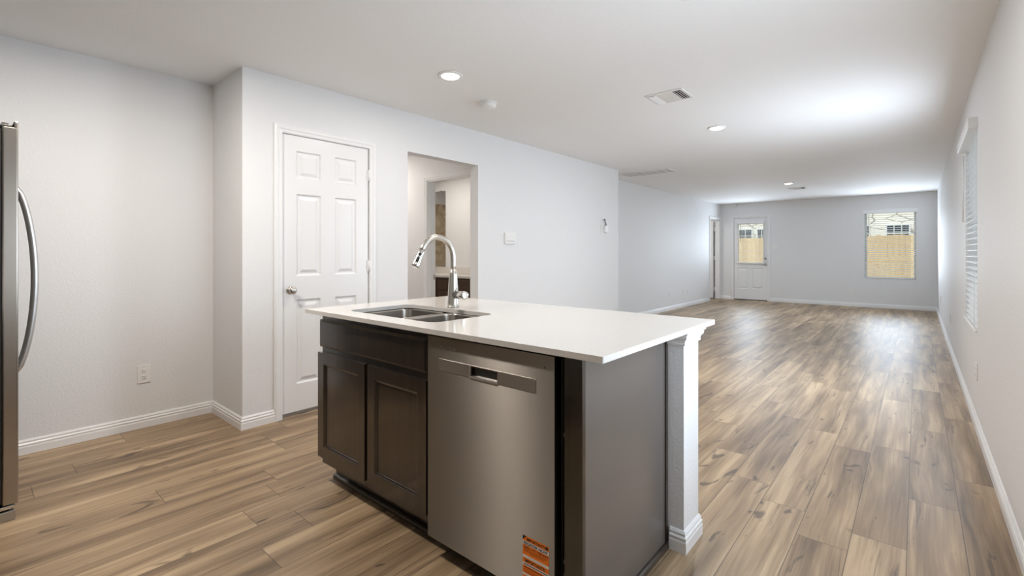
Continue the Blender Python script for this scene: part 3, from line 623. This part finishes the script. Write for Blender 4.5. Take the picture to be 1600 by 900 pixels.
w = MB(); w.box(RX1 - 0.10, RX1 - 0.008, RD - 0.060, RD - 0.008, 0.050, 0.066, 0.004); w.lathe((RX1 - 0.03, RD - 0.03, 0.042), [(0.008, 0), (0.008, 0.03)], n=12); w.obj('bottom_hinge', M['chrome'], fr)

# ------------------------------------------------------------------ unseen kitchen run behind the camera, added for the steel and wood to reflect
def kitchen_unit(name, x0, x1, y0, y1, z0, z1, label, kick):
    t = thing(name, ((x0 + x1) / 2, (y0 + y1) / 2, z0 - kick), label, 'cabinet', 'kitchen wall cabinets')
    box(x0 + 0.001, x1 - 0.001, y0, y1, z0, z1).obj('body', M['espresso'], t)
    if kick: box(x0 + 0.001, x1 - 0.001, y0, y1 - 0.07, 0, z0).obj('toe_kick', M['espresso'], t)
    n = max(1, round((x1 - x0) / 0.45)); d = (x1 - x0) / n
    for i in range(n):
        a, b = x0 + i * d + 0.008, x0 + (i + 1) * d - 0.008
        MB().panels([a, a + 0.058, b - 0.058, b], [z0 + 0.01, z0 + 0.068, z1 - 0.068, z1 - 0.01], {(1, 1)}, lambda u, z, e_: (u, y1 + 0.0195 + e_, z), 0.019, [(0.008, -0.006), (0.009, -0.0105)]).obj('door', M['espresso'], t)
    return t
for i, (a, b) in enumerate(((-2.98, -2.10), (-1.30, -0.50), (-0.50, 0.29))):
    where = ('next to the refrigerator', 'beside the range', 'in the corner by the long wall')[i]
    kitchen_unit('base_cabinet', a, b, -0.899, -0.31, 0.105, 0.875, 'espresso base cabinet on the kitchen wall ' + where, 0.105)
    kitchen_unit('upper_cabinet', a, b, -0.899, -0.575, 1.37, 2.28, 'espresso upper cabinet on the kitchen wall ' + where, 0.0)
for a, b, lb in ((-2.99, -2.09, 'between refrigerator and range'), (-1.31, 0.305, 'between range and long wall')):
    tag(box(a, b, -0.899, -0.27, 0.877, 0.897, 0.002).obj('worktop', M['quartz']), 'white quartz worktop on the kitchen wall ' + lb, 'worktop')
rn = thing('kitchen_range', (-1.70, -0.6, 0), 'black and steel range on the kitchen wall', 'range')
box(-2.085, -1.315, -0.89, -0.28, 0.02, 0.90, 0.004).obj('body', M['black'], rn); box(-2.08, -1.32, -0.279, -0.255, 0.22, 0.74, 0.004).obj('oven_door', M['strip'], rn)
MB().tube([(-2.0, -0.215, 0.70), (-1.4, -0.215, 0.70)], 0.011).box(-1.99, -1.97, -0.256, -0.21, 0.69, 0.71).box(-1.43, -1.41, -0.256, -0.21, 0.69, 0.71).obj('handle', M['handle'], rn)

# ------------------------------------------------------------------ ceiling fixtures
def ceiling_light(x, y, label, col, power):
    t = thing('ceiling_light', (x, y, H), label, 'ceiling light', 'recessed ceiling lights')
    MB().lathe((x, y, H), [(0.086, -0.0005), (0.086, -0.004), (0.080, -0.009), (0.066, -0.011), (0.062, -0.006), (0.062, -0.0006)], n=40).obj('trim_ring', M['plastic'], t)
    MB().lathe((x, y, H), [(0.0615, -0.008), (0.058, -0.014), (0.045, -0.018), (0.02, -0.020), (0.004, -0.0205)], n=36, cap0=True).obj('lens', M['lens'], t)
    l = lamp('AREA', 'lamp_glow', (x, y, H - 0.030), power, col, 0.12, aim=(0, 0, -1), shape='DISK')
    l.parent = t; l.location = (0, 0, -0.030); l.rotation_euler = (0, 0, 0)
    return t
for x, y, lb, c, pw in ((-2.50, 2.265, 'lit recessed ceiling light nearest the smoke detector', WARM, 0.8), (-1.52, 4.94, 'lit recessed ceiling light just past the square ceiling vent', SOFT, 1.5), (-1.755, 9.71, 'lit recessed ceiling light farthest away, near the far wall', DAY, 2.9),
                        (-0.81, 2.285, 'recessed ceiling light cut by the top edge of the picture', WARM, 0.9), (-2.60, 0.40, 'recessed ceiling light over the kitchen aisle near the refrigerator', WARM, 3.2), (-0.81, 0.40, 'recessed ceiling light over the kitchen aisle by the long wall', WARM, 0.25)):
    ceiling_light(x, y, lb, c, LAMP_POWER * pw)
lamp('AREA', 'fill_hall', (-5.2, 3.05, H - 0.03), 14, WARM, 0.2, aim=(0, 0, -1))  # unseen lamp without a fixture, added to light the hall
lamp('AREA', 'fill_bathroom', (-5.4, 4.3, H - 0.03), 15, WARM, 0.5, aim=(0, 0, -1))  # same for the bathroom: added light, no fixture modelled
lamp('AREA', 'fill_side_room', (-4.9, 11.9, H - 0.03), 14, SOFT, 0.3, aim=(0, 0, -1))  # added light for the side room, no fixture either
sdv = thing('smoke_detector', (-2.712, 2.88, H), 'round white smoke detector on the ceiling', 'smoke detector')
MB().lathe((-2.712, 2.88, H), [(0.072, -0.0005), (0.072, -0.012), (0.069, -0.015)], n=36).obj('mounting_plate', M['plastic'], sdv)
MB().lathe((-2.712, 2.88, H), [(0.064, -0.0155), (0.066, -0.019), (0.063, -0.036), (0.052, -0.047), (0.03, -0.050), (0.004, -0.050)], n=36).obj('cover', M['plastic'], sdv)
def register(x0, x1, y0, y1, label):
    t = thing('ceiling_vent', ((x0 + x1) / 2, (y0 + y1) / 2, H), label, 'ceiling vent', 'ceiling vents')
    w = MB(); f = 0.022
    for a, b, c, d in ((x0, x1, y0, y0 + f), (x0, x1, y1 - f, y1), (x0, x0 + f, y0 + f, y1 - f), (x1 - f, x1, y0 + f, y1 - f)): w.box(a, b, c, d, H - 0.008, H - 0.0005, 0.002)
    w.obj('frame', M['plastic'], t)
    box(x0 + f, x1 - f, y0 + f, y1 - f, H - 0.0025, H - 0.0005).obj('backing', M['dark'], t)
    def lou(name, xa, xb, axis, n, ang):
        w = MB()
        for i in range(n):
            if axis == 'x':
                c = xa + (i + 0.5) * (xb - xa) / n; dx, dz = 0.011 * math.cos(ang), 0.011 * math.sin(ang)
                ring = lambda yy: [(c - dx, yy, H - 0.010 - dz), (c + dx, yy, H - 0.010 + dz), (c + dx, yy, H - 0.0085 + dz), (c - dx, yy, H - 0.0085 - dz)]
                w.loft([ring(y0 + f), ring(y1 - f)])
            else:
                c = y0 + f + (i + 0.5) * (y1 - y0 - 2 * f) / n; dy, dz = 0.011 * math.cos(ang), 0.011 * math.sin(ang)
                ring = lambda xx: [(xx, c - dy, H - 0.010 - dz), (xx, c + dy, H - 0.010 + dz), (xx, c + dy, H - 0.0085 + dz), (xx, c - dy, H - 0.0085 - dz)]
                w.loft([ring(xa), ring(xb)])
        w.obj(name, M['plastic'], t)
    L = (x1 - x0)
    lou('louver_bank', x0 + f, x0 + L * 0.27, 'x', 3, 0.55); lou('louver_bank', x1 - L * 0.27, x1 - f, 'x', 3, -0.55); lou('louver_bank', x0 + L * 0.28, x1 - L * 0.28, 'y', 12, -0.35)
    return t
register(-1.652, -1.357, 3.575, 3.845, 'square white supply vent in the ceiling over the island end')
register(-1.90, -1.62, 10.46, 10.72, 'small white supply vent in the ceiling near the far wall')
rg = thing('return_grille', (-3.19, 7.02, H), 'long white return air grille in the ceiling by the wall corner', 'return grille', 'ceiling vents')
x0, x1, y0, y1 = -3.60, -2.79, 6.85, 7.19; f = 0.025; w = MB()
for a, b, c, d in ((x0, x1, y0, y0 + f), (x0, x1, y1 - f, y1), (x0, x0 + f, y0 + f, y1 - f), (x1 - f, x1, y0 + f, y1 - f)): w.box(a, b, c, d, H - 0.009, H - 0.0005, 0.002)
w.obj('frame', M['plastic'], rg)
box(x0 + f, x1 - f, y0 + f, y1 - f, H - 0.0018, H - 0.0005).obj('filter_face', M['filter'], rg)
w = MB()
for i in range(20):
    c = y0 + f + (i + 0.5) * (y1 - y0 - 2 * f) / 20; ring = lambda xx: [(xx, c - 0.006, H - 0.010), (xx, c + 0.004, H - 0.003), (xx, c + 0.006, H - 0.004), (xx, c - 0.004, H - 0.011)]
    w.loft([ring(x0 + f), ring(x1 - f)])
for i in range(1, 7): c = x0 + i * (x1 - x0) / 7; w.box(c - 0.008, c + 0.008, y0 + f, y1 - f, H - 0.0125, H - 0.002)
w.obj('slats', M['plastic'], rg)
ms = thing('motion_sensor', (-3.55, YF, 2.36), 'small white sensor box on the far wall above the exterior door, under the ceiling', 'sensor')
MB().box(-3.60, -3.49, YF - 0.045, YF - 0.0005, 2.375, 2.432, 0.008).obj('case', M['plastic'], ms)
box(-3.585, -3.505, YF - 0.047, YF - 0.0445, 2.385, 2.400, 0.001).obj('lens_strip', M['paper'], ms)

# ------------------------------------------------------------------ plates on the walls
def plate_frame(wall, c, zc):    # local (u along the wall, out, up)
    if wall == 'left': return lambda u, d, z: (XL + d, c + u, zc + z)
    if wall == 'pantry': return lambda u, d, z: (XD + d, c + u, zc + z)
    if wall == 'living': return lambda u, d, z: (XV + d, c + u, zc + z)
    if wall == 'right': return lambda u, d, z: (XR - d, c - u, zc + z)
    return lambda u, d, z: (c - u, YF - d, zc + z)
def pbox(w, mp, u0, u1, d0, d1, z0, z1, bev=0.0, seg=2):
    p, q = mp(u0, d0, z0), mp(u1, d1, z1); w.box(min(p[0], q[0]), max(p[0], q[0]), min(p[1], q[1]), max(p[1], q[1]), min(p[2], q[2]), max(p[2], q[2]), bev, seg); return w
def outlet(wall, c, zc, label):
    mp = plate_frame(wall, c, zc); t = thing('wall_outlet', mp(0, 0, 0), label, 'outlet', 'wall outlets')
    pbox(MB(), mp, -0.037, 0.037, 0.0003, 0.006, -0.0605, 0.0605, 0.002).obj('cover_plate', M['plastic'], t)
    for s_ in (0.0205, -0.0205):
        w = MB(); n = 20
        ring = lambda d, k: [mp(max(-0.0165, min(0.0165, 0.0185 * math.cos(2 * math.pi * i / n))) * k, d, s_ + 0.0145 * math.sin(2 * math.pi * i / n) * k) for i in range(n)]
        w.loft([ring(0.0055, 1), ring(0.0082, 1), ring(0.0088, 0.93)]); rc = w.obj('receptacle', M['plastic'], t)
        w = MB(); pbox(w, mp, -0.0080, -0.0055, 0.0080, 0.0091, s_ - 0.001, s_ + 0.0075); pbox(w, mp, 0.0055, 0.0080, 0.0080, 0.0091, s_ - 0.001, s_ + 0.0065)
        ring2 = lambda d: [mp(0.0028 * math.cos(2 * math.pi * i / 12), d, s_ - 0.0075 + 0.0028 * math.sin(2 * math.pi * i / 12)) for i in range(12)]
        w.loft([ring2(0.0080), ring2(0.0091)]); w.obj('slots', M['dark'], rc)
    ring3 = lambda d, r: [mp(r * math.cos(2 * math.pi * i / 10), d, 0.050 + r * math.sin(2 * math.pi * i / 10)) for i in range(10)]
    MB().loft([ring3(0.0055, 0.003), ring3(0.0068, 0.0025)]).obj('screw', M['plastic_grey'], t)
    return t
outlet('left', 0.832, 0.364, 'white duplex outlet low on the wall beside the refrigerator')
outlet('living', 9.59, 0.33, 'white outlet low on the living room side wall, the one nearest the island')
outlet('living', 10.37, 0.33, 'white outlet low on the living room side wall, middle of three')
outlet('living', 10.60, 0.33, 'white outlet low on the living room side wall, the one nearest the open side door')
outlet('far', -1.135, 0.347, 'white outlet low on the far wall between the door and the window')
outlet('right', 4.50, 0.384, 'white outlet low on the long wall just below the blind')
outlet('right', 7.88, 0.385, 'white outlet low on the long wall beyond the window')
outlet('right', 10.95, 0.389, 'white outlet low on the long wall nearest the far corner')
mp = plate_frame('far', -2.637, 1.344); sw = thing('light_switch', mp(0, 0, 0), 'white light switch plate beside the exterior door', 'light switch')
pbox(MB(), mp, -0.058, 0.058, 0.0003, 0.006, -0.0605, 0.0605, 0.002).obj('cover_plate', M['plastic'], sw)
for u in (-0.023, 0.023): pbox(MB(), mp, u - 0.016, u + 0.016, 0.0055, 0.0095, -0.033, 0.033, 0.0015).obj('rocker', M['plastic'], sw)
mp = plate_frame('pantry', 3.995, 1.348); th = thing('thermostat', mp(0, 0, 0), 'square white wall control with a thin slot line, next to the hall opening', 'thermostat')
pbox(MB(), mp, -0.088, 0.088, 0.0003, 0.020, -0.062, 0.062, 0.004).obj('case', M['plastic'], th)
pbox(MB(), mp, -0.066, 0.066, 0.019, 0.0225, -0.028, 0.048, 0.0015).obj('cover_door', M['plastic'], th)
pbox(MB(), mp, -0.070, 0.070, 0.0195, 0.0210, -0.034, -0.030).obj('slot_line', M['plastic_grey'], th)
mp = plate_frame('pantry', 6.08, 1.53); wp = thing('alarm_bracket', mp(0, 0, 0), 'small white wall bracket with a white box and curled grey wire near the wall corner', 'wall bracket')
w = MB()
for q in ((-0.085, -0.072, -0.075, 0.06), (0.068, 0.085, -0.075, 0.06), (-0.072, 0.068, -0.075, -0.062), (-0.072, 0.068, 0.048, 0.06)): pbox(w, mp, q[0], q[1], 0.0003, 0.010, q[2], q[3], 0.002)
w.obj('back_plate', M['plastic'], wp)
pbox(MB(), mp, -0.01, 0.075, 0.006, 0.040, -0.045, 0.045, 0.004).obj('module', M['trim'], wp)
MB().tube([mp(0.03, 0.012, 0.045), mp(0.025, 0.03, 0.07), mp(0.0, 0.035, 0.085), mp(-0.005, 0.03, 0.11), mp(-0.02, 0.025, 0.13), mp(0.0, 0.02, 0.142), mp(0.02, 0.015, 0.132)], 0.009, 8).obj('wire', M['wire'], wp)

# ------------------------------------------------------------------ bathroom seen through the hall
va = thing('bathroom_vanity', (-5.4, 4.88, 0), 'brown bathroom vanity with pale top seen through the hall doorway', 'vanity')
vx0, vx1, vf = -6.3, -4.45, 4.615
box(vx0, vx1, vf, 5.149, 0.10, 0.83).obj('body', M['brown'], va); box(vx0, vx1, vf + 0.07, 5.149, 0.0, 0.10).obj('toe_kick', M['brown'], va)
for i in range(4):
    a = vx0 + 0.03 + i * 0.455; b = a + 0.425
    MB().panels([a, b], [0.65, 0.80], {(0, 0)}, lambda u, z, d: (u, vf - 0.010 - d, z), 0.0095, [(0.012, 0.006)]).obj('drawer_front', M['brown'], va)
    MB().panels([a, a + 0.055, b - 0.055, b], [0.13, 0.185, 0.575, 0.63], {(1, 1)}, lambda u, z, d: (u, vf - 0.018 - d, z), 0.0175, [(0.006, -0.008)]).obj('door', M['brown'], va)
box(vx0 - 0.01, vx1 + 0.01, vf - 0.03, 5.1495, 0.8305, 0.862, 0.003).obj('vanity_top', M['quartz'], va)
box(vx0 - 0.01, vx1 + 0.01, 5.13, 5.1495, 0.8625, 0.96, 0.002).obj('backsplash', M['quartz'], va)
mi = thing('mirror', (-6.2, 5.145, 0.965), 'tall frameless bathroom mirror reflecting tan tile', 'mirror')
box(-6.75, -5.79, 5.142, 5.149, 0.967, 2.19).obj('mirror_glass', M['mirror'], mi)
for x, z in ((-5.90, 2.19), (-6.5, 2.19)): box(x - 0.012, x + 0.012, 5.136, 5.1495, z - 0.012, z + 0.012, 0.002).obj('clip', M['chrome'], mi)
box(-5.796, -5.784, 5.136, 5.1495, 1.80, 1.83, 0.002).obj('clip', M['chrome'], mi)

# ------------------------------------------------------------------ outdoors beyond the far wall
struct('ground', box(-14, 10, 13.09, 40, -0.30, -0.12), M['grass'])
fn = thing('wooden_fence', (-1, 19, -0.12), 'tan wooden board fence behind the house', 'fence')
w = MB(); rnd = random.Random(5); x = -11.0
while x < 7.0:
    dz = rnd.uniform(-0.012, 0.012); w.box(x, x + 0.139, 19.0, 19.018, -0.11, 1.74 + dz); x += 0.145
w.obj('fence_boards', M['fence'], fn)
w = MB(); [w.box(-11, 7, 19.019, 19.057, z_, z_ + 0.09) for z_ in (0.1, 0.85, 1.5)]; w.obj('fence_rails', M['fence'], fn)
nh = thing('neighbor_house', (-1, 27, -0.12), 'pale stone house with dark gridded windows beyond the fence', 'house')
box(-9, 6, 26, 33, -0.12, 3.9).obj('wall', M['stone'], nh)
MB().loft([[(-9.6, 25.4, 3.9), (6.6, 25.4, 3.9), (6.6, 33.6, 3.9), (-9.6, 33.6, 3.9)], [(-5.5, 29.5, 7.4), (2.5, 29.5, 7.4), (2.5, 29.6, 7.4), (-5.5, 29.6, 7.4)]]).obj('roof', M['shingle'], nh)
for cx, wd in ((-6.75, 0.9), (-5.75, 0.6), (-1.95, 0.7), (-0.62, 0.75), (0.55, 0.7)):
    wn = box(cx - wd / 2 - 0.05, cx + wd / 2 + 0.05, 25.95, 25.999, 1.0, 2.42, 0.005).obj('window', M['vinyl'], nh)
    w = MB(); n = 3
    for i in range(n):
        for j in range(4): a = cx - wd / 2 + i * wd / n; w.box(a + 0.02, a + wd / n - 0.02, 25.935, 25.949, 1.05 + j * 0.335, 1.34 + j * 0.335)
    w.obj('pane', M['pane'], wn)
